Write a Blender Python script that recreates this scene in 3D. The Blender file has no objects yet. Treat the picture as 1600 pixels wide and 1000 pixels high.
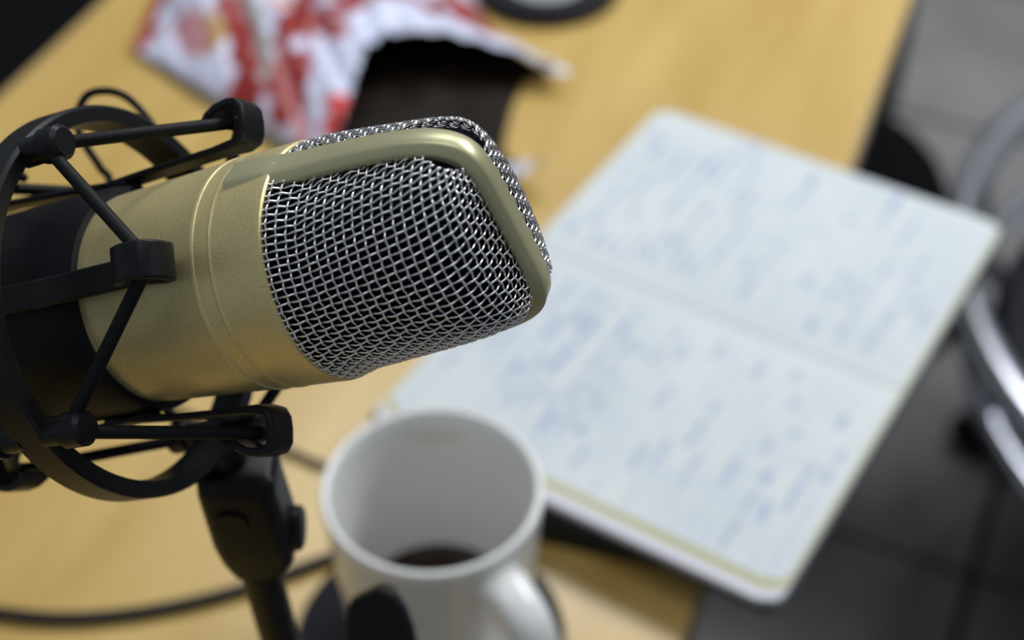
import bpy, bmesh, math, random
from mathutils import Vector, Matrix
random.seed(7)
scene = bpy.context.scene
COL = scene.collection
PI = math.pi

# ------------------------------------------------------------------ camera
cam_d = bpy.data.cameras.new('camera')
cam = bpy.data.objects.new('camera', cam_d)
COL.objects.link(cam)
cam.location = (0, 0, 0.55)
cam.rotation_euler = (math.radians(47), 0, 0)
cam_d.sensor_width = 36
cam_d.lens = 2378 / 1600 * 36
cam_d.clip_start = 0.01
cam_d.dof.use_dof = True
cam_d.dof.focus_distance = 0.318
cam_d.dof.aperture_fstop = 8.0
cam_d.dof.aperture_blades = 0
scene.camera = cam

# ------------------------------------------------------------------ world and lights
w = bpy.data.worlds.new('world')
scene.world = w
w.use_nodes = True
w.node_tree.nodes['Background'].inputs[0].default_value = (0.80, 0.90, 1.0, 1)
w.node_tree.nodes['Background'].inputs[1].default_value = 0.19


def area(name, loc, target, sx, sy, energy, col):
    d = bpy.data.lights.new(name, 'AREA')
    d.shape = 'RECTANGLE'
    d.size, d.size_y = sx, sy
    d.energy = energy
    d.color = col
    o = bpy.data.objects.new(name, d)
    COL.objects.link(o)
    o.location = loc
    o.rotation_euler = (Vector(target) - Vector(loc)).to_track_quat('-Z', 'Y').to_euler()
    return o


# three ceiling fixtures of the room
area('ceiling_light_back', (1.30, 1.45, 1.70), (1.10, 1.30, 0), 1.2, 0.5, 35, (0.92, 0.96, 1.0))
area('ceiling_light_near', (-0.25, 0.25, 1.85), (-0.25, 0.25, 0), 1.2, 0.5, 4, (0.97, 0.98, 1.0))
area('ceiling_light_middle', (0.06, 1.90, 1.75), (0.06, 1.90, 0), 1.0, 0.6, 15, (0.93, 0.96, 1.0))

vs = scene.view_settings
vs.view_transform = 'Standard'
vs.look = 'None'
vs.exposure = 0.38
vs.gamma = 1.0
vs.use_curve_mapping = False

# ------------------------------------------------------------------ materials
def mat(name, col, rough=0.5, metal=0.0, spec=0.5, **kw):
    m = bpy.data.materials.new(name)
    m.use_nodes = True
    b = m.node_tree.nodes['Principled BSDF']
    b.inputs['Base Color'].default_value = (*col, 1)
    b.inputs['Roughness'].default_value = rough
    b.inputs['Metallic'].default_value = metal
    b.inputs['Specular IOR Level'].default_value = spec
    for k, v in kw.items():
        b.inputs[k.replace('_', ' ')].default_value = v
    return m


def nd(m, t, **kw):
    n = m.node_tree.nodes.new(t)
    for k, v in kw.items():
        setattr(n, k, v)
    return n


def noise_col(m, c1, c2, scale, detail=3, mapscale=None, lo=0.35, hi=0.65, rot=0):
    """mix two colours by noise in object space"""
    L = m.node_tree.links
    tc = nd(m, 'ShaderNodeTexCoord')
    mp = nd(m, 'ShaderNodeMapping')
    mp.inputs['Scale'].default_value = mapscale or (1, 1, 1)
    mp.inputs['Rotation'].default_value = (0, 0, rot)
    no = nd(m, 'ShaderNodeTexNoise')
    no.inputs['Scale'].default_value = scale
    no.inputs['Detail'].default_value = detail
    r = nd(m, 'ShaderNodeValToRGB')
    r.color_ramp.elements[0].position = lo
    r.color_ramp.elements[1].position = hi
    r.color_ramp.elements[0].color = (*c1, 1)
    r.color_ramp.elements[1].color = (*c2, 1)
    L.new(tc.outputs['Object'], mp.inputs[0])
    L.new(mp.outputs[0], no.inputs['Vector'])
    L.new(no.outputs['Fac'], r.inputs[0])
    L.new(r.outputs[0], m.node_tree.nodes['Principled BSDF'].inputs['Base Color'])
    return no, r


def noise_bump(m, scale, strength, dist=0.0003, detail=2):
    L = m.node_tree.links
    tc = nd(m, 'ShaderNodeTexCoord')
    no = nd(m, 'ShaderNodeTexNoise')
    no.inputs['Scale'].default_value = scale
    no.inputs['Detail'].default_value = detail
    bp = nd(m, 'ShaderNodeBump')
    bp.inputs['Strength'].default_value = strength
    bp.inputs['Distance'].default_value = dist
    L.new(tc.outputs['Object'], no.inputs['Vector'])
    L.new(no.outputs['Fac'], bp.inputs['Height'])
    L.new(bp.outputs[0], m.node_tree.nodes['Principled BSDF'].inputs['Normal'])


M = {}
M['gold'] = mat('champagne_paint', (0.36, 0.30, 0.15), 0.42, 0.5)
noise_col(M['gold'], (0.62, 0.52, 0.25), (0.78, 0.66, 0.34), 2600, 1, lo=0.3, hi=0.7)
noise_bump(M['gold'], 2400, 0.10, 0.0001)
M['frame_gold'] = mat('frame_paint', (0.58, 0.545, 0.33), 0.40, 0.60)
noise_bump(M['frame_gold'], 2400, 0.05, 0.0001)
M['wire'] = mat('steel_wire', (0.86, 0.85, 0.86), 0.22, 1.0)
M['foam'] = mat('dark_foam', (0.004, 0.005, 0.012), 0.9, 0, 0.1)
M['black'] = mat('black_plastic', (0.0045, 0.005, 0.0065), 0.40, 0, 0.28)
noise_bump(M['black'], 900, 0.25, 0.0002)
M['black_soft'] = mat('black_rubber', (0.004, 0.004, 0.005), 0.55, 0, 0.22)
M['collar'] = mat('black_collar', (0.0045, 0.0045, 0.0065), 0.55, 0, 0.22)
M['stand'] = mat('black_stand_paint', (0.0045, 0.0045, 0.006), 0.42, 0, 0.22)
M['cable'] = mat('black_cable', (0.014, 0.014, 0.015), 0.45, 0, 0.4)
M['brown_cable'] = mat('brown_cable', (0.10, 0.065, 0.05), 0.5, 0, 0.3)
M['mug'] = mat('white_ceramic', (0.77, 0.76, 0.735), 0.16, 0, 0.5)
M['coffee'] = mat('coffee', (0.016, 0.007, 0.002), 0.2, 0, 0.25)
M['stain'] = mat('coffee_stain', (0.70, 0.66, 0.52), 0.35, 0, 0.4)
M['coaster'] = mat('black_coaster', (0.005, 0.0055, 0.009), 0.65, 0, 0.2)
M['paper'] = mat('paper', (0.83, 0.85, 0.83), 0.75, 0, 0.2)
noise_col(M['paper'], (0.585, 0.62, 0.635), (0.64, 0.665, 0.66), 14, 2)
M['paper_edge'] = mat('paper_edge', (0.66, 0.65, 0.70), 0.8, 0, 0.2)
M['cream'] = mat('cream_leaf', (0.56, 0.53, 0.19), 0.8, 0, 0.2)
M['ink'] = mat('blue_ink', (0.22, 0.29, 0.52), 0.6, 0, 0.2)
M['ink_light'] = mat('light_blue_ink', (0.47, 0.545, 0.70), 0.6, 0, 0.2)
M['cover'] = mat('black_cover', (0.012, 0.012, 0.013), 0.5, 0, 0.4)
M['case'] = mat('black_case', (0.008, 0.008, 0.009), 0.55, 0, 0.3)
M['desk'] = mat('maple_laminate', (0.66, 0.43, 0.17), 0.29, 0, 0.6)
noise_col(M['desk'], (0.47, 0.295, 0.072), (0.60, 0.41, 0.135), 9, 5, mapscale=(3.2, 0.55, 1), lo=0.28, hi=0.72)
M['desk_edge'] = mat('desk_edge', (0.30, 0.22, 0.13), 0.5)
M['steel'] = mat('grey_steel', (0.10, 0.10, 0.105), 0.4, 0.6)
M['tile'] = mat('grey_tile', (0.16, 0.16, 0.16), 0.5, 0, 0.4)
noise_col(M['tile'], (0.165, 0.162, 0.158), (0.22, 0.215, 0.208), 5, 4)
M['wall'] = mat('wall_paint', (0.55, 0.54, 0.52), 0.8)
noise_col(M['wall'], (0.53, 0.52, 0.50), (0.57, 0.56, 0.54), 3)
M['grout'] = mat('dark_grout', (0.03, 0.03, 0.03), 0.9, 0, 0.1)
M['chrome'] = mat('chrome', (0.78, 0.79, 0.87), 0.26, 1.0)
M['upholstery'] = mat('black_upholstery', (0.003, 0.003, 0.0035), 0.85, 0, 0.08)
M['blue_upholstery'] = mat('blue_black_vinyl', (0.006, 0.0065, 0.010), 0.6, 0, 0.2)
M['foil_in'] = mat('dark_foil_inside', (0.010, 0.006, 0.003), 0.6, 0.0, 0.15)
M['grey'] = mat('grey_plastic', (0.32, 0.33, 0.34), 0.5)
# printed foil: colour attribute holds the printed pattern
M['foil'] = mat('printed_foil', (0.8, 0.8, 0.85), 0.32, 0.0, 0.5)
_a = nd(M['foil'], 'ShaderNodeVertexColor', layer_name='print')
M['foil'].node_tree.links.new(_a.outputs['Color'], M['foil'].node_tree.nodes['Principled BSDF'].inputs['Base Color'])

# ------------------------------------------------------------------ helpers
class MB:
    def __init__(self):
        self.v, self.f = [], []

    def add(self, vs_, fs_):
        n = len(self.v)
        self.v += [tuple(p) for p in vs_]
        self.f += [tuple(i + n for i in q) for q in fs_]

    def tube(self, pts, rad, n=10, closed=False, up=None, sx=1.0, sy=1.0):
        pts = [Vector(p) for p in pts]
        N = len(pts)
        rs = rad if isinstance(rad, (list, tuple)) else [rad] * N
        rings = []
        nrm = None
        for i in range(N):
            a = pts[(i - 1) % N] if (closed or i > 0) else pts[i]
            b = pts[(i + 1) % N] if (closed or i < N - 1) else pts[i]
            t = (b - a).normalized()
            if nrm is None:
                h = Vector(up) if up else (Vector((0, 0, 1)) if abs(t.z) < 0.9 else Vector((1, 0, 0)))
                nrm = (h - t * h.dot(t)).normalized()
            else:
                nrm = (nrm - t * nrm.dot(t)).normalized()
            bn = t.cross(nrm)
            rings.append([pts[i] + (nrm * math.cos(2 * PI * k / n) * sx + bn * math.sin(2 * PI * k / n) * sy) * rs[i]
                          for k in range(n)])
        vs_ = [p for r in rings for p in r]
        fs_ = []
        for i in range(N if closed else N - 1):
            j = (i + 1) % N
            for k in range(n):
                k2 = (k + 1) % n
                fs_.append((i * n + k, i * n + k2, j * n + k2, j * n + k))
        if not closed:
            fs_.append(tuple(reversed(range(n))))
            fs_.append(tuple((N - 1) * n + k for k in range(n)))
        self.add(vs_, fs_)
        return self

    def lathe(self, prof, n=64, closed=False, c=(0, 0, 0)):
        """profile of (radius, z) turned about local z; closed joins last to first"""
        vs_, fs_ = [], []
        P = len(prof)
        for (r, z) in prof:
            for k in range(n):
                t = 2 * PI * k / n
                vs_.append((c[0] + r * math.cos(t), c[1] + r * math.sin(t), c[2] + z))
        for i in range(P if closed else P - 1):
            j = (i + 1) % P
            for k in range(n):
                k2 = (k + 1) % n
                fs_.append((i * n + k, i * n + k2, j * n + k2, j * n + k))
        if not closed:
            if prof[0][0] > 1e-6:
                fs_.append(tuple(reversed(range(n))))
            if prof[-1][0] > 1e-6:
                fs_.append(tuple((P - 1) * n + k for k in range(n)))
        self.add(vs_, fs_)
        return self

    def prism(self, outline, z0, z1):
        n = len(outline)
        vs_ = [(x, y, z0) for x, y in outline] + [(x, y, z1) for x, y in outline]
        fs_ = [tuple(reversed(range(n))), tuple(range(n, 2 * n))]
        fs_ += [(i, (i + 1) % n, n + (i + 1) % n, n + i) for i in range(n)]
        self.add(vs_, fs_)
        return self

    def box(self, c, s, m=None):
        cx, cy, cz = c
        a, b, d = s[0] / 2, s[1] / 2, s[2] / 2
        vs_ = [Vector((x, y, z)) for z in (-d, d) for y in (-b, b) for x in (-a, a)]
        if m:
            vs_ = [m @ p for p in vs_]
        vs_ = [p + Vector(c) for p in vs_]
        self.add(vs_, [(0, 2, 3, 1), (4, 5, 7, 6), (0, 1, 5, 4), (2, 6, 7, 3), (0, 4, 6, 2), (1, 3, 7, 5)])
        return self

    def build(self, name, material, parent=None, smooth=True, bevel=0, seg=3, angle=40, weld=True, label=None):
        me = bpy.data.meshes.new(name)
        me.from_pydata(self.v, [], self.f)
        bm = bmesh.new()
        bm.from_mesh(me)
        if weld:
            bmesh.ops.remove_doubles(bm, verts=bm.verts, dist=1e-7)
        bmesh.ops.recalc_face_normals(bm, faces=bm.faces)
        bm.to_mesh(me)
        bm.free()
        me.materials.append(material)
        o = bpy.data.objects.new(name, me)
        COL.objects.link(o)
        o.parent = parent
        if smooth:
            for p in me.polygons:
                p.use_smooth = True
            me.set_sharp_from_angle(angle=math.radians(angle))
        if bevel:
            md = o.modifiers.new('bevel', 'BEVEL')
            md.width = bevel
            md.segments = seg
            md.limit_method = 'ANGLE'
            md.angle_limit = math.radians(35)
            md.harden_normals = False
        if label:
            o['label'] = label
        return o


def tag(o, label=None, cat=None, group=None, kind=None):
    if label: o['label'] = label
    if cat: o['category'] = cat
    if group: o['group'] = group
    if kind: o['kind'] = kind
    return o


def empty(name, loc=(0, 0, 0), rz=0, matrix=None):
    o = bpy.data.objects.new(name, None)
    o.empty_display_size = 0.02
    COL.objects.link(o)
    if matrix is not None:
        o.matrix_world = matrix
    else:
        o.location = loc
        o.rotation_euler = (0, 0, rz)
    return o


def rrect(hx, hy, r, n=6, cx=0, cy=0):
    out = []
    for (sx, sy, a0) in ((1, 1, 0), (-1, 1, 90), (-1, -1, 180), (1, -1, 270)):
        for k in range(n + 1):
            t = math.radians(a0 + 90 * k / n)
            out.append((cx + sx * (hx - r) + r * math.cos(t), cy + sy * (hy - r) + r * math.sin(t)))
    return out


def smooth_path(pts, sub=8, closed=False):
    """Catmull-Rom through pts"""
    P = [Vector(p) for p in pts]
    n = len(P)
    out = []
    for i in range(n if closed else n - 1):
        p0 = P[(i - 1) % n] if (closed or i > 0) else P[i] * 2 - P[i + 1]
        p1, p2 = P[i], P[(i + 1) % n]
        p3 = P[(i + 2) % n] if (closed or i < n - 2) else p2 * 2 - p1
        for k in range(sub):
            t = k / sub
            out.append(0.5 * ((2 * p1) + (p2 - p0) * t + (2 * p0 - 5 * p1 + 4 * p2 - p3) * t * t
                              + (3 * p1 - p0 - 3 * p2 + p3) * t ** 3))
    if not closed:
        out.append(P[-1])
    return out


# ================================================================== SETTING
FZ = -0.74
floor = tag(MB().box((0.2, 1.0, FZ - 0.03), (7, 7, 0.04)).build('floor', M['grout'], smooth=False),
            'grey tiled floor below the desk', kind='structure')
tag(MB().box((0.2, 4.6, 0.63), (7, 0.1, 2.7)).build('wall_back', M['wall'], smooth=False), 'pale painted wall far behind the desk', kind='structure')
tag(MB().box((3.75, 1.0, 0.63), (0.1, 7, 2.7)).build('wall_right', M['wall'], smooth=False), 'pale painted wall to the right of the desk', kind='structure')
# tiles: one mesh shared by all
T = 0.40
tdir = Vector((0.405, 0.914, 0)).normalized()
tn = Vector((tdir.y, -tdir.x, 0))
tile_mesh = None
for i in range(-4, 5):
    for j in range(-1, 8):
        c = tn * (0.043 + (i + 0.5) * T) + tdir * (j * T + 0.1)
        if tile_mesh is None:
            m_ = MB()
            m_.prism(rrect(T / 2 - 0.005, T / 2 - 0.005, 0.004, 2), -0.01, 0.0)
            o = m_.build('floor_tile', M['tile'], smooth=False)
            tile_mesh = o.data
        else:
            o = bpy.data.objects.new('floor_tile', tile_mesh)
            COL.objects.link(o)
        o.parent = floor
        o.location = (c.x, c.y, FZ)
        o.rotation_euler = (0, 0, math.atan2(tdir.y, tdir.x) - PI / 2)

# ------------------------------------------------------------------ desk
dv = Vector((0.353, 0.9356, 0)).normalized()
dang = math.atan2(dv.y, dv.x) - PI / 2
dn = Vector((dv.y, -dv.x, 0))
d_right, d_left = -0.0665, -0.584
dc = dn * ((d_right + d_left) / 2) + dv * 0.62
desk = tag(empty('desk', (dc.x, dc.y, FZ), dang), 'pale maple desk with a straight right edge under the notebook and mug', 'desk')
hw, hl = (d_right - d_left) / 2, 1.05
MB().prism(rrect(hw - 0.0015, hl, 0.012, 4), -FZ - 0.024, -FZ).build('desktop', M['desk'], desk, bevel=0.001, seg=2)
eb = MB()
for sx in (-1, 1):
    eb.box((sx * (hw - 0.0005), 0, -FZ - 0.0125), (0.002, 2 * hl - 0.03, 0.023))
eb.build('edge_band', M['desk_edge'], desk, smooth=False)
for sx in (-1, 1):
    for sy in (-1, 1):
        MB().prism(rrect(0.022, 0.022, 0.004, 2, sx * (hw - 0.06), sy * (hl - 0.06)), 0, -FZ - 0.024).build('leg', M['steel'], desk)

# ------------------------------------------------------------------ chairs around the desk
def star_base(root, z_top, mleg, mcol, a0=0.3, rl=0.28):
    MB().lathe([(0.0, 0.07), (0.045, 0.07), (0.045, 0.13), (0.028, 0.14), (0.028, z_top), (0.0, z_top)], 24).build('column', mcol, root)
    for k in range(5):
        t = 2 * PI * k / 5 + a0
        d = Vector((math.cos(t), math.sin(t), 0))
        MB().tube([d * 0.03 + Vector((0, 0, 0.105)), d * rl * 0.57 + Vector((0, 0, 0.09)), d * rl + Vector((0, 0, 0.065))],
                  [0.026, 0.022, 0.016], 10).build('base_leg', mleg, root)
        q = d * (rl - 0.005)
        n_ = Vector((-d.y, d.x, 0))
        MB().tube([q + n_ * -0.022 + Vector((0, 0, 0.027)), q + n_ * 0.022 + Vector((0, 0, 0.027))], 0.027, 16).build('caster', M['black'], root)


def pad(hx, hy, r, z0, z1, crown=0.012):
    m_ = MB()
    rings = []
    steps = [(0.0, -0.02, z0), (0.0, 0.0, z0 + 0.012), (0.0, 0.0, z1 - 0.02), (0.0, -0.012, z1 - 0.006), (0, -0.04, z1), (0, -0.10, z1 + crown * 0.6)]
    n = 8
    for (_, off, z) in steps:
        rings.append([(x, y, z) for x, y in rrect(hx + off, hy + off, max(0.01, r + off), n)])
    k = len(rings[0])
    vs_ = [p for r_ in rings for p in r_]
    fs_ = [(i * k + a, i * k + (a + 1) % k, (i + 1) * k + (a + 1) % k, (i + 1) * k + a) for i in range(len(rings) - 1) for a in range(k)]
    fs_.append(tuple(reversed(range(k))))
    fs_.append(tuple((len(rings) - 1) * k + a for a in range(k)))
    m_.add(vs_, fs_)
    return m_


# black chair past the far left edge of the desk
ch = tag(empty('office_chair', (-0.60, 1.42, FZ), 0.35), 'black upholstered chair seat beyond the far left edge of the desk', 'chair')
pad(0.27, 0.27, 0.09, 0.40, 0.47).build('seat', M['upholstery'], ch)
star_base(ch, 0.40, M['black'], M['black'])
# black seat tucked under the right edge of the desk
ch = tag(empty('desk_chair', (0.256, 1.214, FZ), 0.0), 'black rounded chair seat tucked under the right edge of the desk', 'chair')
pad(0.20, 0.20, 0.126, 0.26, 0.325).build('seat', M['upholstery'], ch)
MB().lathe([(0, 0), (0.13, 0), (0.13, 0.012), (0.03, 0.03), (0.025, 0.26), (0, 0.26)], 32).build('pedestal', M['black'], ch)
# swivel stool with a chrome ring at the right edge of the picture
st = tag(empty('swivel_stool', (0.755, 0.915, FZ)), 'round blue-black swivel stool inside a chrome ring at the right of the notebook', 'stool')
m_ = MB()
m_.lathe([(0, 0.305), (0.315, 0.305), (0.332, 0.317), (0.335, 0.345), (0.323, 0.363), (0.27, 0.372), (0.0, 0.375)], 72)
m_.build('seat', M['blue_upholstery'], st)
for nm, r_, z_, w_ in (('chrome_ring', 0.382, 0.450, 0.0145), ('lower_ring', 0.356, 0.36, 0.009)):
    MB().tube([(r_ * math.cos(2 * PI * k / 72), r_ * math.sin(2 * PI * k / 72), z_) for k in range(72)], w_, 14, closed=True).build(nm, M['chrome'], st)
for k in range(10):
    t = 2 * PI * (k + 0.15) / 10
    MB().tube([(q * math.cos(t), q * math.sin(t), z_) for q, z_ in ((0.30, 0.315), (0.345, 0.335), (0.368, 0.38), (0.382, 0.450))], 0.010, 10).build('spoke', M['chrome'], st)
star_base(st, 0.305, M['black'], M['black'], math.radians(130.7), 0.35)

# ================================================================== MICROPHONE FRAME
E1 = Vector((-0.24976839, -0.96830561, 0.0))     # front of the microphone
E2 = Vector((0.40700213, -0.10498366, -0.90737407))
AX = Vector((0.8786154, -0.22663336, 0.42032404))  # axis towards the tip
P0 = Vector((-0.05479662, 0.25540683, 0.32610978))
MIC = Matrix(((E1.x, E2.x, AX.x, P0.x), (E1.y, E2.y, AX.y, P0.y), (E1.z, E2.z, AX.z, P0.z), (0, 0, 0, 1)))
mic = tag(empty('microphone', matrix=MIC),
          'champagne gold studio microphone with a woven wire head, tilted up in the black cradle', 'microphone')

# ---- body
KT = 0.044
body = [(0.0, -0.100), (0.019, -0.100), (0.021, -0.098)]
for i in range(13):
    s = -0.096 + i * (0.0955 / 12)
    body.append((0.026 + KT * s, s))
body += [(0.02600, -0.0004), (0.02625, -0.0002), (0.02632, 0.0003), (0.02622, 0.0007), (0.02602, 0.0009), (0.02602, 0.0044), (0.02612, 0.0046), (0.02638, 0.0049), (0.02640, 0.0052), (0.02628, 0.0055),
         (0.02626, 0.0062), (0.0265, 0.0150), (0.0266, 0.0174), (0.0265, 0.0182), (0.0260, 0.0185), (0.0252, 0.0184),
         (0.0248, 0.0176), (0.0248, 0.010), (0.0, 0.010)]
MB().lathe(body, 160).build('body', M['gold'], mic, angle=24)

# ---- band frame round the head (lies in the plane x=0: u = -y)
SB, LT, NE = 0.020, 0.0640, 6.0
WU = 0.0263
def outline(off, n=60, start=0.0068):
    """points (u, s) from one foot over the tip to the other"""
    a_, b_ = WU - off, LT - off - SB
    pts = []
    for k in range(8):
        s = start + (SB - start) * k / 8
        pts.append((a_ + 0.0008 * (1 - (k / 8) ** 3), s))
    for k in range(n + 1):
        t = PI / 2 * k / n
        c_, s_ = math.cos(t), math.sin(t)
        pts.append(((a_ * (1 - 0.06 * s_)) * c_ ** (2 / NE) if c_ > 1e-9 else 0.0, SB + b_ * (s_ ** (2 / NE) if s_ > 1e-9 else 0.0)))
    pts += [(-u, s) for (u, s) in reversed(pts[:-1])]
    return pts


sec = [(0.0, -0.0030), (0.00010, 0.0), (0.0, 0.0030), (0.0004, 0.0037), (0.0013, 0.0047), (0.0019, 0.0050), (0.0026, 0.0050), (0.0033, 0.0046), (0.0036, 0.0040),
       (0.0036, -0.0040), (0.0033, -0.0046), (0.0026, -0.0050), (0.0019, -0.0050), (0.0013, -0.0047), (0.0004, -0.0037)]
cols = [outline(o_) for (o_, _) in sec]
m_ = MB()
N = len(cols[0]); K = len(sec)
vs_ = []
for i in range(N):
    for k in range(K):
        u, s = cols[k][i]
        vs_.append((sec[k][1] * (1.06 - 0.36 * min(1.0, max(0.0, (s - 0.008) / 0.052))), -u, s))
fs_ = [(i * K + k, i * K + (k + 1) % K, (i + 1) * K + (k + 1) % K, (i + 1) * K + k) for i in range(N - 1) for k in range(K)]
fs_ += [tuple(range(K)), tuple((N - 1) * K + k for k in reversed(range(K)))]
m_.add(vs_, fs_)
m_.build('head_frame', M['frame_gold'], mic, angle=50, label='olive gold band curving over the wire head')

# ---- grille surface
CT, PT = 0.30, 11
def rho(u, s, off):
    a_, b_ = WU - off, LT - off - SB
    q = max(0.0, (s - SB) / b_)
    return ((abs(u) / (a_ * (1 - 0.055 * min(1, q)))) ** NE + q ** NE) ** (1 / NE)


def gsurf(al, x, sgn, k=1.0):
    off = 0.0032 if sgn > 0 else 0.0012
    s = 0.0172 + (LT - off - 0.0172) * x
    if k < 1: s -= 0.0022 * x
    h = max(0.0, min(1.0, x / 0.22))
    W_ = (0.0257 - (0.0024 if sgn > 0 else 0.0) * h * h * (3 - 2 * h)) * (1 - 0.065 * x) * (1 if k == 1 else 0.94)
    u = W_ * math.sin(al)
    T_ = 0.0262 * (1 - CT * x) * k
    q = max(0.0, (s - SB) / (LT - off - SB))
    pt_ = 9.0 if sgn > 0 else PT
    e = math.sqrt(max(0.0, 1 - min(1.0, ((0.12 if sgn > 0 else 0.30) * (abs(u) / WU) ** NE * q + q ** NE) ** (1 / NE)) ** pt_))
    c_ = max(0.0, math.cos(al))
    return Vector((sgn * T_ * (c_ ** (1 - 0.18 * h)) * e, -u, s))


def gnormal(al, x, sgn):
    e = 1e-3
    a0 = gsurf(al - e, x, sgn); a1 = gsurf(al + e, x, sgn)
    xa, xb = max(0, x - e), min(0.9999, x + e)
    b0 = gsurf(al, xa, sgn); b1 = gsurf(al, xb, sgn)
    n_ = (a1 - a0).cross(b1 - b0)
    if n_.length < 1e-14:
        return Vector((0, 0, 1))
    n_.normalize()
    if n_.x * sgn < 0 or (abs(n_.x) < 1e-3 and n_.z < 0):
        n_ = -n_
    return n_


# even spacing along the profile
xs = [1 - (1 - i / 1500) ** 1.6 for i in range(1501)]
acc = [0.0]
for i in range(1500):
    acc.append(acc[-1] + (gsurf(0, xs[i + 1], -1) - gsurf(0, xs[i], -1)).length)
def x_at(d):
    lo, hi = 0, 1500
    while hi - lo > 1:
        mid = (lo + hi) // 2
        if acc[mid] <= d: lo = mid
        else: hi = mid
    t = (d - acc[lo]) / max(1e-12, acc[hi] - acc[lo])
    return xs[lo] + (xs[hi] - xs[lo]) * min(1, max(0, t))


PITCH = 0.0023
NS = int(acc[-1] / PITCH)
NA = 49
FAN = 0.45
AMAX = math.radians(84)
AMP, WR = 0.00030, 0.00028
def inside(u, s, sgn):
    return rho(u, s, 0.0022 if sgn > 0 and s > 0.024 else 0.0010) < 1


SUBW = 4
def wires(sgn):
    m = MB()
    dal = 2 * AMAX / (NA - 1)

    def pt(i, j, h):
        x = min(0.9995, x_at(j * PITCH))
        al = (-AMAX + dal * i) * (1 + FAN * min(1.0, j * PITCH / 0.040))
        if abs(al) > math.radians(87):
            return None
        p = gsurf(al, x, sgn)
        if not inside(p.y, p.z, sgn):
            return None
        return p + gnormal(al, x, sgn) * h

    def run(seq):
        cur = []
        for q in seq + [None]:
            if q is None:
                if len(cur) > 2:
                    m.tube(cur, WR, 5, up=(0.31, 0.52, 0.8))
                cur = []
            else:
                cur.append(q)
    for i in range(NA):
        run([pt(i, t / SUBW, AMP * math.cos(PI * (i + t / SUBW))) for t in range(NS * SUBW + 1)])
    for j in range(1, NS + 1):
        run([pt(t / SUBW, j, -AMP * math.cos(PI * (t / SUBW + j))) for t in range((NA - 1) * SUBW + 1)])
    return m


for sgn, nm in ((1, 'front'), (-1, 'back')):
    o = wires(sgn).build('wire_mesh', M['wire'], mic, angle=180, weld=False,
                         label='silver woven wire mesh on the %s of the head' % nm)
    o['kind'] = 'stuff'
# dark lining behind the mesh
m_ = MB()
nx, na = 24, 40
ring = []
for i in range(nx + 1):
    x = 1 - (1 - i / nx) ** 1.8
    r_ = []
    for k in range(na):
        t = 2 * PI * k / na
        sg = 1 if math.cos(t) >= 0 else -1
        al = math.asin(max(-1, min(1, math.sin(t))))
        p = gsurf(al, x, sg, 0.90)
        q = max(0, (p.z - SB) / (LT - 0.0045 - SB))
        lim = (WU - 0.0042) * max(0.0, 1 - q ** NE) ** (1 / NE)
        p.y = max(-lim, min(lim, p.y))
        r_.append(p)
    ring.append(r_)
m_.add([p for r_ in ring for p in r_], [(i * na + k, i * na + (k + 1) % na, (i + 1) * na + (k + 1) % na, (i + 1) * na + k) for i in range(nx) for k in range(na)])
m_.build('foam_lining', M['foam'], mic)

# ================================================================== SHOCK MOUNT
sm = tag(empty('shock_mount', matrix=MIC), 'black spider shock mount with ring, hooks and elastic cords around the microphone', 'shock mount')
def cyl(s, r, ang):
    t = math.radians(ang)
    return Vector((r * math.cos(t), r * math.sin(t), s))


SR = -0.0418
RO, RI = 0.0464, 0.0424
prof = [(RI, SR - 0.0048), (RO - 0.0008, SR - 0.0048), (RO, SR - 0.0040), (RO, SR + 0.0040), (RO - 0.0008, SR + 0.0048), (RI, SR + 0.0048), (RI - 0.0006, SR)]
MB().lathe(prof, 128, closed=True).build('outer_ring', M['black'], sm, angle=35)
# basket holding the body
MB().lathe([(0.0248, -0.0327), (0.0262, -0.0330), (0.0268, -0.036), (0.0268, -0.052), (0.0262, -0.085), (0.0262, -0.103), (0.0, -0.105),
            (0.0, -0.1015), (0.0225, -0.1015), (0.0225, -0.09), (0.0236, -0.055)], 96, closed=True).build('cup', M['collar'], sm, angle=35)
path = [(-0.048, 0.0274), (-0.034, 0.0284), (-0.020, 0.0292), (-0.010, 0.0297), (-0.0035, 0.0300), (-0.0012, 0.0308), (-0.0004, 0.0324), (-0.0003, 0.0350),
        (-0.0006, 0.0378), (-0.0018, 0.0393), (-0.0040, 0.0396), (-0.0072, 0.0390), (-0.0098, 0.0376), (-0.0108, 0.0362)]
def strip(ang, mirror):
    m = MB()
    t = math.radians(ang)
    er = Vector((math.cos(t), math.sin(t), 0)); et = Vector((-math.sin(t), math.cos(t), 0)); ez = Vector((0, 0, 1))
    P = [Vector((s, r)) for s, r in path]
    vs_ = []
    for i, p in enumerate(P):
        d = (P[min(i + 1, len(P) - 1)] - P[max(i - 1, 0)]).normalized()
        n_ = Vector((-d.y, d.x))
        th = 0.0008 if i < 4 else 0.0010
        hw_ = 0.0032 if i < 4 else 0.0040
        for (a_, b_) in ((-1, -1), (1, -1), (1, 1), (-1, 1)):
            q = p + n_ * th * b_
            s = q.x if not mirror else 2 * SR - q.x
            vs_.append(er * q.y + et * hw_ * a_ + ez * s)
    n = len(P)
    fs_ = [(i * 4 + k, i * 4 + (k + 1) % 4, (i + 1) * 4 + (k + 1) % 4, (i + 1) * 4 + k) for i in range(n - 1) for k in range(4)]
    fs_ += [(0, 1, 2, 3), tuple((n - 1) * 4 + k for k in (3, 2, 1, 0))]
    m.add(vs_, fs_)
    return m


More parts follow.
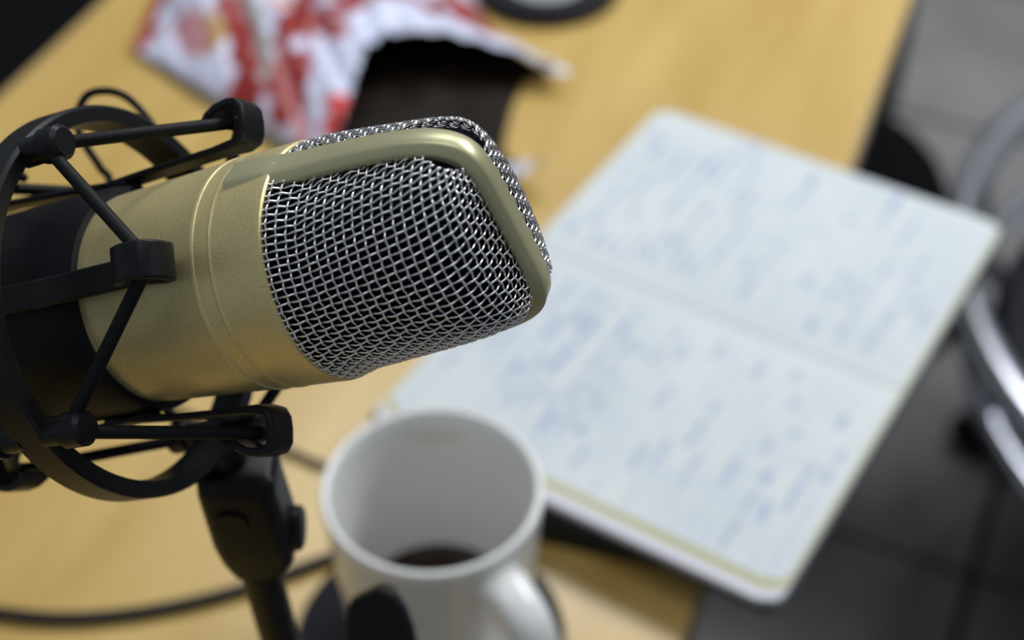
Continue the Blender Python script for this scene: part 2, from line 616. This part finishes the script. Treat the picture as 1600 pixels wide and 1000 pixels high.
for mirror in (False, True):
    for ang in (-45, -135, 45, 135):
        strip(ang, mirror).build('hook_arm', M['black'], sm, bevel=0.0005, seg=2, angle=50)
KNOB_R = 0.0438
for mirror in (False, True):
    def S(s): return s if not mirror else 2 * SR - s
    for kang in (-90, 0, 90, 180):
        # peg fixed to the ring with a domed cap
        m_ = MB()
        base = cyl(S(SR + 0.003), KNOB_R - 0.0004, kang)
        m_.tube([base, cyl(S(-0.0325), KNOB_R - 0.0002, kang)], 0.0033, 14)
        pk = m_.build('peg', M['black'], sm)
        m_ = MB()
        m_.tube([cyl(S(-0.0330), KNOB_R, kang), cyl(S(-0.0325), KNOB_R, kang), cyl(S(-0.0278), KNOB_R, kang), cyl(S(-0.0268), KNOB_R, kang)],
                [0.0030, 0.0040, 0.0040, 0.0031], 18)
        m_.build('peg_cap', M['black'], pk)
        for sg in (-1, 1):
            a_ = cyl(S(-0.0300), KNOB_R - 0.0012, kang + sg * 3)
            b_ = cyl(S(-0.0052), 0.0352, kang + sg * 41)
            c_ = cyl(S(-0.0044), 0.0352, kang + sg * 48)
            MB().tube([a_, b_, c_], 0.00150, 10).build('elastic_cord', M['black_soft'], sm)
# loose loop of cord hanging behind the ring
lp = [(-0.0533, -0.0023, -0.0752), (-0.0562, -0.0073, -0.0766), (-0.0598, -0.0145, -0.0796), (-0.0632, -0.0193, -0.0801), (-0.0679, -0.0228, -0.0769),
      (-0.0701, -0.0217, -0.0721), (-0.0705, -0.0186, -0.0678), (-0.0688, -0.0136, -0.0643), (-0.0655, -0.0075, -0.0615), (-0.055, 0.006, -0.058), (-0.040, 0.012, -0.058)]
lp = [(-0.030, 0.002, -0.074)] + lp
MB().tube(smooth_path(lp, 6), 0.0011, 8).build('cord_loop', M['black_soft'], sm)

# ================================================================== STAND
RB = P0 + AX * SR + E2 * (RO - 0.001)
pd = Vector((0.066, 0.0, -1.0))
def pole(t, dx=0, dy=0): return RB + pd * t + Vector((dx, dy, 0))


foot = pole(RB.z - 0.0)
sd = tag(empty('mic_stand', (foot.x, foot.y, 0.0)), 'black upright microphone stand with swivel joint and locking knob beside the mug', 'microphone stand')
O_ = Vector((foot.x, foot.y, 0.0))
def L_(p): return Vector(p) - O_


m_ = MB()
# swivel block: tapered, rounded box following the pole direction
def block(m, t0, t1, secs):
    """secs: list of (t, hx, hy, dx)"""
    vs_ = []
    n = None
    for (t, hx, hy, dx) in secs:
        ol = rrect(hx, hy, min(hx, hy) * 0.45, 4)
        n = len(ol)
        for (x, y) in ol:
            vs_.append(L_(pole(t, x + dx, y)))
    k = len(secs)
    fs_ = [(i * n + a, i * n + (a + 1) % n, (i + 1) * n + (a + 1) % n, (i + 1) * n + a) for i in range(k - 1) for a in range(n)]
    fs_ += [tuple(reversed(range(n))), tuple((k - 1) * n + a for a in range(n))]
    m.add(vs_, fs_)


block(m_, 0, 0, [(0.0088, 0.0082, 0.0062, 0.002), (0.0104, 0.0100, 0.0078, 0.002), (0.016, 0.0102, 0.0085, 0.0015), (0.036, 0.0106, 0.0088, 0.002), (0.043, 0.0098, 0.0082, 0.002), (0.050, 0.0068, 0.0066, 0.0006)])
m_.build('swivel_block', M['stand'], sd, angle=50)
MI = MIC.inverted()
MB().tube([MI @ pole(-0.0005), MI @ pole(0.0087)], 0.0048, 20).build('mounting_stud', M['black'], sm)
m_ = MB()
for sx in (-1,):
    m_.tube([L_(pole(0.024, -0.001, -0.0080)), L_(pole(0.024, -0.001, -0.0096))], [0.0050, 0.0045], 20)
m_.build('pivot_bolt', M['stand'], sd)
m_ = MB()
m_.tube([L_(pole(0.036, 0.009, 0)), L_(pole(0.036, 0.0115, 0)), L_(pole(0.036, 0.0142, 0)), L_(pole(0.036, 0.0150, 0))], [0.0055, 0.0062, 0.0062, 0.0050], 18)
m_.build('swivel_screw', M['stand'], sd)
MB().tube([L_(pole(0.046)), L_(pole(0.12)), L_(pole(0.255))], 0.0056, 24).build('pole', M['stand'], sd)
MB().tube([L_(pole(0.094)), L_(pole(0.096)), L_(pole(0.122)), L_(pole(0.124))], [0.0060, 0.0085, 0.0085, 0.0060], 24).build('clutch_collar', M['stand'], sd)
# locking knob with rounded wing on a short shaft
kb = MB()
kc = Vector((-0.0375, 0.2575, 0.186))
kb.tube([L_(pole(0.108, 0.005, 0)), L_((-0.045, 0.2578, 0.172))], 0.0035, 12)
kb.build('knob_shaft', M['stand'], sd)
kb = MB()
uu = Vector((0.93, 0.0, -0.05)).normalized(); vv = Vector((0.0, 0.60, 0.80)); nn = uu.cross(vv)
vv = nn.cross(uu)
ol = [(-0.0095, -0.016), (-0.0100, 0.0085), (-0.0085, 0.0110), (-0.0015, 0.0148), (0.0015, 0.0152), (0.0035, 0.0140), (0.0070, 0.0095), (0.0095, 0.0035), (0.0110, -0.004), (0.0115, -0.016)]
n = len(ol)
vs_ = [L_(kc + uu * x * 0.98 + vv * y + nn * h) for h in (-0.004, 0.004) for (x, y) in ol]
kb.add(vs_, [tuple(range(n)), tuple(reversed(range(n, 2 * n)))] + [(i, (i + 1) % n, n + (i + 1) % n, n + i) for i in range(n)])
kb.build('locking_knob', M['stand'], sd, bevel=0.0022, seg=3)
MB().lathe([(0, 0), (0.062, 0), (0.064, 0.002), (0.063, 0.007), (0.050, 0.011), (0.012, 0.014), (0.009, 0.024), (0, 0.024)], 64).build('round_base', M['stand'], sd)

# ================================================================== MUG, COFFEE, COASTER
co = MB()
co.lathe([(0, 0), (0.0565, 0), (0.058, 0.0012), (0.058, 0.0030), (0.0566, 0.0042), (0.050, 0.0042), (0.0, 0.0040)], 72)
cst = co.build('coaster', M['coaster'])
cst.location = (-0.035, 0.386, 0.0)
tag(cst, 'black round coaster under the white mug', 'coaster')
MX, MY, MZ = -0.0311, 0.3882, 0.0042
mug = tag(empty('mug', (MX, MY, MZ)), 'white ceramic coffee mug with a handle standing on a black coaster', 'mug')
MH, MR = 0.0955, 0.0436
outer = [(0, 0.0016), (0.026, 0.0016), (0.0275, 0.0), (0.0300, 0.0), (0.0325, 0.0018), (0.0345, 0.006), (0.0368, 0.016), (0.0388, 0.030), (0.0406, 0.050), (0.0420, 0.070), (0.0430, 0.086), (MR, MH - 0.0022)]
rim = [(MR - 0.0003, MH - 0.0008), (MR - 0.0014, MH), (MR - 0.0028, MH - 0.0004), (MR - 0.0036, MH - 0.002)]
inner = [(0.0392, 0.086), (0.0380, 0.066), (0.0364, 0.045), (0.0344, 0.025), (0.0325, 0.014), (0.029, 0.0085), (0.022, 0.0062), (0, 0.006)]
MB().lathe(outer + rim + inner, 96).build('body', M['mug'], mug, angle=60)
hd = Vector((0.60, -0.80, 0)).normalized()
hp = smooth_path([hd * 0.0400 + Vector((0, 0, 0.079)), hd * 0.050 + Vector((0, 0, 0.0815)), hd * 0.0635 + Vector((0, 0, 0.075)), hd * 0.070 + Vector((0, 0, 0.058)),
                  hd * 0.067 + Vector((0, 0, 0.038)), hd * 0.054 + Vector((0, 0, 0.024)), hd * 0.0365 + Vector((0, 0, 0.020))], 8)
MB().tube(hp, [0.0060 + 0.0012 * (abs(i / (len(hp) - 1) - 0.5) * 2) ** 3 for i in range(len(hp))], 18, up=(hd.y, -hd.x, 0), sx=1.5, sy=0.85).build('handle', M['mug'], mug)
# dried coffee ring just under the rim on the far side
m_ = MB()
vs_, fs_ = [], []
nst = 26
for i in range(nst + 1):
    t = math.radians(72 + 36 * i / nst)
    f_ = max(0.0, math.sin(PI * i / nst)) ** 0.7
    for q in (0, 1):
        z = 0.0840 - 0.0006 * math.sin(i * 0.9) - (0.0008 + 0.0055 * f_ * (0.85 + 0.15 * math.sin(i * 1.1))) * q
        r = 0.0380 + (0.0392 - 0.0380) * (z - 0.066) / 0.020 - 0.00012
        vs_.append((r * math.cos(t), r * math.sin(t), z))
for i in range(nst):
    fs_.append((2 * i, 2 * i + 1, 2 * i + 3, 2 * i + 2))
m_.add(vs_, fs_)
m_.build('coffee_stain', M['stain'], mug, label='pale brown dried coffee stain')
cf = MB().lathe([(0, 0.0075), (0.0270, 0.0090), (0.0310, 0.0140), (0.0330, 0.0188), (0.0329, 0.0192), (0.031, 0.0188), (0, 0.0188)], 64).build('coffee', M['coffee'])
cf.location = (MX, MY, MZ)
tag(cf, 'dark leftover coffee at the bottom of the white mug', 'coffee')

# ================================================================== NOTEBOOK ON A BLACK CASE
cs = empty('flat_case', (0.0395, 0.5155, 0), math.radians(-15.7))
tag(cs, 'flat black case lying on the desk under the notebook', 'case')
MB().prism(rrect(0.0575, 0.080, 0.008, 5), 0.0, 0.0097).build('lower_shell', M['case'], cs, bevel=0.0012)
MB().prism(rrect(0.0575, 0.080, 0.008, 5), 0.0103, 0.0200).build('upper_shell', M['case'], cs, bevel=0.0012)
MB().prism(rrect(0.0565, 0.079, 0.008, 5), 0.0095, 0.0105).build('seam', M['cable'], cs)

NB = empty('notebook', (0.0994, 0.5661, 0.0201), math.radians(-31.72))
tag(NB, 'open notebook with two handwritten pages reaching out over the desk edge', 'notebook')
HX, HY = 0.105, 0.148
MB().prism(rrect(HX + 0.0022, HY + 0.0022, 0.010, 6), 0.0, 0.0020).build('cover', M['cover'], NB, bevel=0.0006, seg=2)


def page_z(y, top):
    d = abs(y)
    return top - 0.0010 * math.exp(-(d / 0.012) ** 1.2) - 0.0006 * (d / HY) ** 2


def half_outline(sgn, y_out, inset, r=0.008, n=6):
    hx = HX - inset
    pts = [(-hx, sgn * 0.0003), (hx, sgn * 0.0003)]
    arc1 = [(hx - r + r * math.cos(t), (y_out - r) + r * math.sin(t)) for t in [PI / 2 * k / n for k in range(n + 1)]]
    arc2 = [(-hx + r - r * math.cos(t), (y_out - r) + r * math.sin(t)) for t in [PI / 2 * k / n for k in reversed(range(n + 1))]]
    return [(x, sgn * y) for x, y in arc1 + arc2], hx, r


def sheet(sgn, y_out, inset, top, thick, name, material):
    """a leaf (or block of leaves) whose surface dips into the gutter; rounded outer corners"""
    ny, nxs = 40, 12
    m = MB()
    r = 0.009
    vs_ = []
    for lay in (0, 1):
        for j in range(ny + 1):
            y = 0.0004 + (y_out - 0.0004) * (1 - (1 - j / ny) ** 1.0)
            e = max(0.0, y - (y_out - r))
            hx = HX - inset - (r - math.sqrt(max(0.0, r * r - e * e)))
            z = page_z(y, top)
            if lay:
                z = max(0.0021, z - thick)
            for i in range(nxs + 1):
                x = -hx + 2 * hx * i / nxs
                vs_.append((x, sgn * y, z))
    row = nxs + 1
    off = (ny + 1) * row
    fs_ = []
    for j in range(ny):
        for i in range(nxs):
            a_ = j * row + i
            fs_.append((a_, a_ + 1, a_ + row + 1, a_ + row))
            fs_.append((off + a_, off + a_ + row, off + a_ + row + 1, off + a_ + 1))
        fs_.append((j * row, (j + 1) * row, off + (j + 1) * row, off + j * row))
        fs_.append((j * row + nxs, off + j * row + nxs, off + (j + 1) * row + nxs, (j + 1) * row + nxs))
    for i in range(nxs):
        fs_.append((i, off + i, off + i + 1, i + 1))
        fs_.append((ny * row + i, ny * row + i + 1, off + ny * row + i + 1, off + ny * row + i))
    m.add(vs_, fs_)
    return m.build(name, material, NB, angle=35)


TOPZ = 0.0076
for sgn in (-1, 1):
    sheet(sgn, HY, 0.0, TOPZ - 0.0012, 0.0042, 'page_block', M['paper_edge'])
    sheet(sgn, HY - (0.0068 if sgn < 0 else 0.0012), 0.0006, TOPZ - 0.0006, 0.0006, 'under_leaf', M['cream'])
    pg = sheet(sgn, HY - (0.0098 if sgn < 0 else 0.0020), 0.0014, TOPZ, 0.0005, 'page', M['paper'])
    # handwriting: lines run across the page (along y), one stroke ribbon per word
    for which, mm in ((0, 'ink'), (1, 'ink_light')):
        m = MB()
        rnd = random.Random(11 + which + 5 * sgn)
        nl = 25
        for li in range(nl):
            x0 = -HX + 0.012 + li * (2 * HX - 0.022) / (nl - 1)
            y = 0.013 + rnd.random() * 0.006
            yend = HY - 0.016 - rnd.random() ** 2 * 0.05
            if rnd.random() < 0.08:
                continue
            while y < yend:
                wl = 0.006 + rnd.random() * 0.017
                bold = rnd.random()
                if (bold < 0.42) == (which == 0):
                    hw_ = 0.00030 if which else 0.00040
                    if bold < 0.07: hw_ = 0.0008
                    pts = []
                    npt = int(wl / 0.00062)
                    for k in range(npt):
                        ph = k * 1.35
                        amp = 0.0013 * (0.6 + 0.8 * rnd.random())
                        if rnd.random() < 0.10: amp *= 2.0
                        pts.append((x0 + amp * math.sin(ph) + 0.0004 * math.sin(y * 90 + li), y + k * 0.00062 + 0.00045 * math.cos(ph * 1.0)))
                    vs_, fs_ = [], []
                    for k, (px, py) in enumerate(pts):
                        a0 = pts[max(0, k - 1)]; a1 = pts[min(len(pts) - 1, k + 1)]
                        d = Vector((a1[0] - a0[0], a1[1] - a0[1]))
                        if d.length < 1e-9: d = Vector((1, 0))
                        d.normalize()
                        nx_, ny_ = -d.y * hw_, d.x * hw_
                        z = page_z(py, TOPZ) + 0.00006
                        vs_ += [(px + nx_, sgn * HY * 0 + (py + ny_) * sgn, z), (px - nx_, (py - ny_) * sgn, z)]
                    for k in range(len(pts) - 1):
                        fs_.append((2 * k, 2 * k + 1, 2 * k + 3, 2 * k + 2))
                    if len(pts) > 2:
                        m.add(vs_, fs_)
                y += wl + 0.0022 + rnd.random() * 0.003
        hwob = m.build('handwriting', M[mm], pg, smooth=False, weld=False, label='rows of blue handwriting')
        hwob['kind'] = 'stuff'

# ================================================================== SNACK BAG
BA = Vector((-0.240, 0.838, 0))
bag = empty('snack_bag', (BA.x, BA.y, 0), math.atan2(-0.6954, 0.7186))
tag(bag, 'torn open red and white foil snack bag lying on the desk', 'bag')
BP, BQ = 0.272, 0.205
def lerp_tab(tab, q):
    for (a0, b0), (a1, b1) in zip(tab, tab[1:]):
        if q <= a1:
            return b0 + (b1 - b0) * (q - a0) / max(1e-9, a1 - a0)
    return tab[-1][1]


TEAR = [(-0.01, 0.190), (0.0, 0.186), (0.012, 0.176), (0.024, 0.172), (0.040, 0.160), (0.060, 0.146), (0.080, 0.132), (0.092, 0.127), (0.099, 0.140), (0.104, 0.148), (0.114, 0.146), (0.125, 0.152), (0.135, 0.170), (0.146, 0.188), (0.154, 0.206), (0.160, 0.212), (0.166, 0.214), (0.172, 0.206), (0.21, 0.200)]
ENDB = [(-0.01, 0.268), (0.0, 0.270), (0.03, 0.262), (0.06, 0.268), (0.078, 0.266), (0.085, 0.243), (0.11, 0.223), (0.13, 0.209), (0.150, 0.198), (0.165, 0.200), (0.21, 0.200)]
def p_start(q): return -0.85 * min(q, 0.10)
def q_max(p): return 0.173 + 0.037 * max(0.0, min(1.0, (0.150 - p) / 0.07))
def bag_h(p, q):
    t = max(0.0, min(1.0, q / q_max(p)))
    p = p - p_start(q)
    f_ = max(0.0, math.sin(PI * t)) ** 0.55
    g = 1 - math.exp(-max(0, p - 0.004) / 0.022)
    wr = 0.0018 * math.sin(p * 95 + 3 * math.sin(q * 40)) + 0.0016 * math.sin(q * 120 + p * 60) + 0.0011 * math.sin((p + q) * 210)
    return 0.0045 + f_ * g * (0.030 + wr) + wr * 0.25 * f_


def seg_d(p, q, a, b):
    ax, ay = a; bx, by = b
    dx, dy = bx - ax, by - ay
    t = max(0, min(1, ((p - ax) * dx + (q - ay) * dy) / (dx * dx + dy * dy + 1e-12)))
    return math.hypot(p - ax - t * dx, q - ay - t * dy)


def poly_d(p, q, pts):
    if len(pts) == 1:
        return math.hypot(p - pts[0][0], q - pts[0][1])
    return min(seg_d(p, q, a, b) for a, b in zip(pts, pts[1:]))


WHITE = (0.66, 0.68, 0.84); RED = (0.30, 0.022, 0.018); PINK = (0.55, 0.25, 0.28); GOLD = (0.42, 0.24, 0.05)
ORANGE = (0.70, 0.22, 0.02); BLUE = (0.16, 0.24, 0.50); NAVY = (0.02, 0.03, 0.09); GREY = (0.42, 0.41, 0.40); BRIGHT = (0.70, 0.05, 0.04)
PRINT = [  # (points, radius, colour), later ones on top
    ([(0.009, 0.031), (0.040, 0.020)], 0.010, PINK),
    ([(0.058, 0.048), (0.100, 0.026)], 0.008, GREY),
    ([(0.020, 0.070), (0.05, 0.055)], 0.008, GREY),
    ([(0.138, 0.017), (0.170, -0.006)], 0.0055, PINK),
    ([(0.080, 0.150), (0.060, 0.125), (0.064, 0.095), (0.080, 0.069), (0.104, 0.041), (0.132, 0.015)], 0.0125, RED),
    ([(0.040, 0.140), (0.066, 0.112)], 0.022, RED),
    ([(0.024, 0.056), (0.066, 0.034), (0.102, 0.010)], 0.0085, RED),
    ([(0.088, 0.009), (0.104, 0.003)], 0.008, RED),
    ([(0.095, 0.072), (0.090, 0.109), (0.103, 0.142), (0.131, 0.152), (0.160, 0.158)], 0.0065, RED),
    ([(0.120, 0.170), (0.165, 0.175)], 0.010, RED),
    ([(0.106, 0.078)], 0.009, RED),
    ([(0.167, 0.020), (0.158, 0.033)], 0.007, BRIGHT),
    ([(0.078, 0.088)], 0.006, WHITE), ([(0.098, 0.055)], 0.0055, WHITE), ([(0.060, 0.108), (0.072, 0.098)], 0.004, WHITE),
    ([(0.088, 0.125), (0.10, 0.16)], 0.005, WHITE),
    ([(0.029, 0.040), (0.048, 0.027)], 0.0055, GOLD),
    ([(0.054, 0.077)], 0.0065, ORANGE),
    ([(0.045, 0.103), (0.020, 0.092)], 0.009, BLUE),
    ([(0.028, 0.083)], 0.0075, NAVY),
    ([(0.0, -0.02), (-0.018, 0.022)], 0.006, RED),
    ([(-0.060, 0.105), (-0.02, 0.085), (0.0, 0.08)], 0.010, PINK),
]
def print_col(p, q):
    c = WHITE
    wob = 0.0018 * math.sin(p * 310 + q * 120) + 0.0015 * math.sin(q * 420 - p * 90)
    for pts, r, cc in PRINT:
        d = poly_d(p, q, pts) + wob - r
        k = max(0.0, min(1.0, 0.5 - d / 0.003))
        c = tuple(a * (1 - k) + b * k for a, b in zip(c, cc))
    return c


NP_, NQ_ = 150, 110
def bag_sheet(limit, zf, name, material, parent, thick=0.00025, col=True):
    vs_, fs_, cols = [], [], []
    for j in range(NQ_ + 1):
        t = j / NQ_
        lim = lerp_tab(limit, t * 0.172) + 0.0012 * math.sin(t * 150)
        for i in range(NP_ + 1):
            p = lim * i / NP_
            q = t * q_max(p)
            p0 = p_start(q)
            p = p0 + (lim - p0) * i / NP_
            q = t * q_max(p)
            vs_.append((p, q, zf(p, q)))
            cols.append(print_col(p, q) if col else None)
    row = NP_ + 1
    for j in range(NQ_):
        for i in range(NP_):
            a_ = j * row + i
            fs_.append((a_, a_ + 1, a_ + row + 1, a_ + row))
    m = MB()
    m.add(vs_, fs_)
    o = m.build(name, material, parent, weld=False, angle=180)
    if col:
        ca = o.data.color_attributes.new('print', 'FLOAT_COLOR', 'POINT')
        for i, c in enumerate(cols):
            ca.data[i].color = (*c, 1)
    md = o.modifiers.new('thickness', 'SOLIDIFY')
    md.thickness = thick
    md.offset = 0
    return o


bag_sheet(TEAR, bag_h, 'front_panel', M['foil'], bag)
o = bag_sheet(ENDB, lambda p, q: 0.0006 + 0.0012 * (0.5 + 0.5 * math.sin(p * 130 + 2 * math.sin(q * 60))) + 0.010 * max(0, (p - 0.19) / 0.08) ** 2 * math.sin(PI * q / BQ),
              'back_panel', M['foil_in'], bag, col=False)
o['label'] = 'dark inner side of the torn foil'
# crimped end seam: a ribbed strip along the closed end
m_ = MB()
vs_, fs_ = [], []
for i in range(25):
    q = 0.125 * i / 24
    for k in range(7):
        p = p_start(q) - 0.010 + 0.0018 * k
        vs_.append((p, q, 0.0044 + 0.0006 * (k % 2) + 0.006 * math.sin(PI * min(1, q / 0.2)) * (k / 6)))
for i in range(24):
    for k in range(6):
        a_ = i * 7 + k
        fs_.append((a_, a_ + 1, a_ + 8, a_ + 7))
m_.add(vs_, fs_)
cr = m_.build('crimped_seam', mat('red_seam', (0.30, 0.026, 0.020), 0.4), bag, smooth=False)
md = cr.modifiers.new('thickness', 'SOLIDIFY'); md.thickness = 0.0008

# white flap at the torn corner
fl = MB()
vs_, fs_ = [], []
for i in range(9):
    for j in range(7):
        p, q = 0.2605 + 0.018 * i / 8, 0.060 + 0.024 * j / 6
        vs_.append((p + 0.003 * math.sin(j * 1.3), q, 0.010 + 0.010 * (i / 8) ** 1.5 + 0.0015 * math.sin(i + j)))
for i in range(8):
    for j in range(6):
        a_ = i * 7 + j
        fs_.append((a_, a_ + 1, a_ + 8, a_ + 7))
fl.add(vs_, fs_)
o = fl.build('torn_flap', mat('pale_foil', (0.62, 0.66, 0.80), 0.35), bag, label='pale torn flap')
md = o.modifiers.new('thickness', 'SOLIDIFY'); md.thickness = 0.0003
# pale torn tip pointing right from the tear
fl = MB()
tip = [(0.203, 0.160), (0.210, 0.158), (0.222, 0.164), (0.224, 0.168), (0.214, 0.169), (0.205, 0.167)]
fl.prism(tip, 0.0125, 0.0130)
fl.build('torn_strip', mat('pale_strip', (0.72, 0.75, 0.84), 0.35), bag, label='pale torn strip')

# ================================================================== ROUND DISH, CABLES
rd = tag(empty('round_dish', (0.0235, 0.9260, 0)), 'flat black ring-shaped dish with grey centre on the far desk', 'dish')
MB().lathe([(0.024, 0.001), (0.048, 0.0), (0.0512, 0.002), (0.0515, 0.006), (0.0495, 0.0085), (0.044, 0.0095), (0.034, 0.009), (0.0285, 0.007), (0.0268, 0.004)], 72, closed=True).build('ring_body', M['coaster'], rd, angle=60)
MB().lathe([(0, 0.002), (0.0265, 0.002), (0.0270, 0.0050), (0.020, 0.0058), (0, 0.0060)], 48).build('centre_disc', M['grey'], rd)

cp = [(-0.30, 0.412), (-0.2235, 0.3990), (-0.195, 0.3962), (-0.1676, 0.3985), (-0.1406, 0.4046), (-0.1136, 0.4140), (-0.0974, 0.4218), (-0.0801, 0.4300), (-0.060, 0.4395), (-0.02, 0.4520)]
cb = MB().tube(smooth_path([(x, y, 0.0030) for x, y in cp], 8), 0.0029, 12).build('cable', M['cable'])
tag(cb, 'black cable curving over the desk behind the microphone stand', 'cable')
cp = [(-0.30, 0.62), (-0.23, 0.565), (-0.17, 0.524), (-0.1114, 0.4965), (-0.0919, 0.4862), (-0.066, 0.4755), (-0.045, 0.471)]
cb = MB().tube(smooth_path([(x, y, 0.0020) for x, y in cp], 8), 0.0019, 10).build('thin_cable', M['brown_cable'])
tag(cb, 'thin brown cable on the desk running behind the white mug', 'cable')
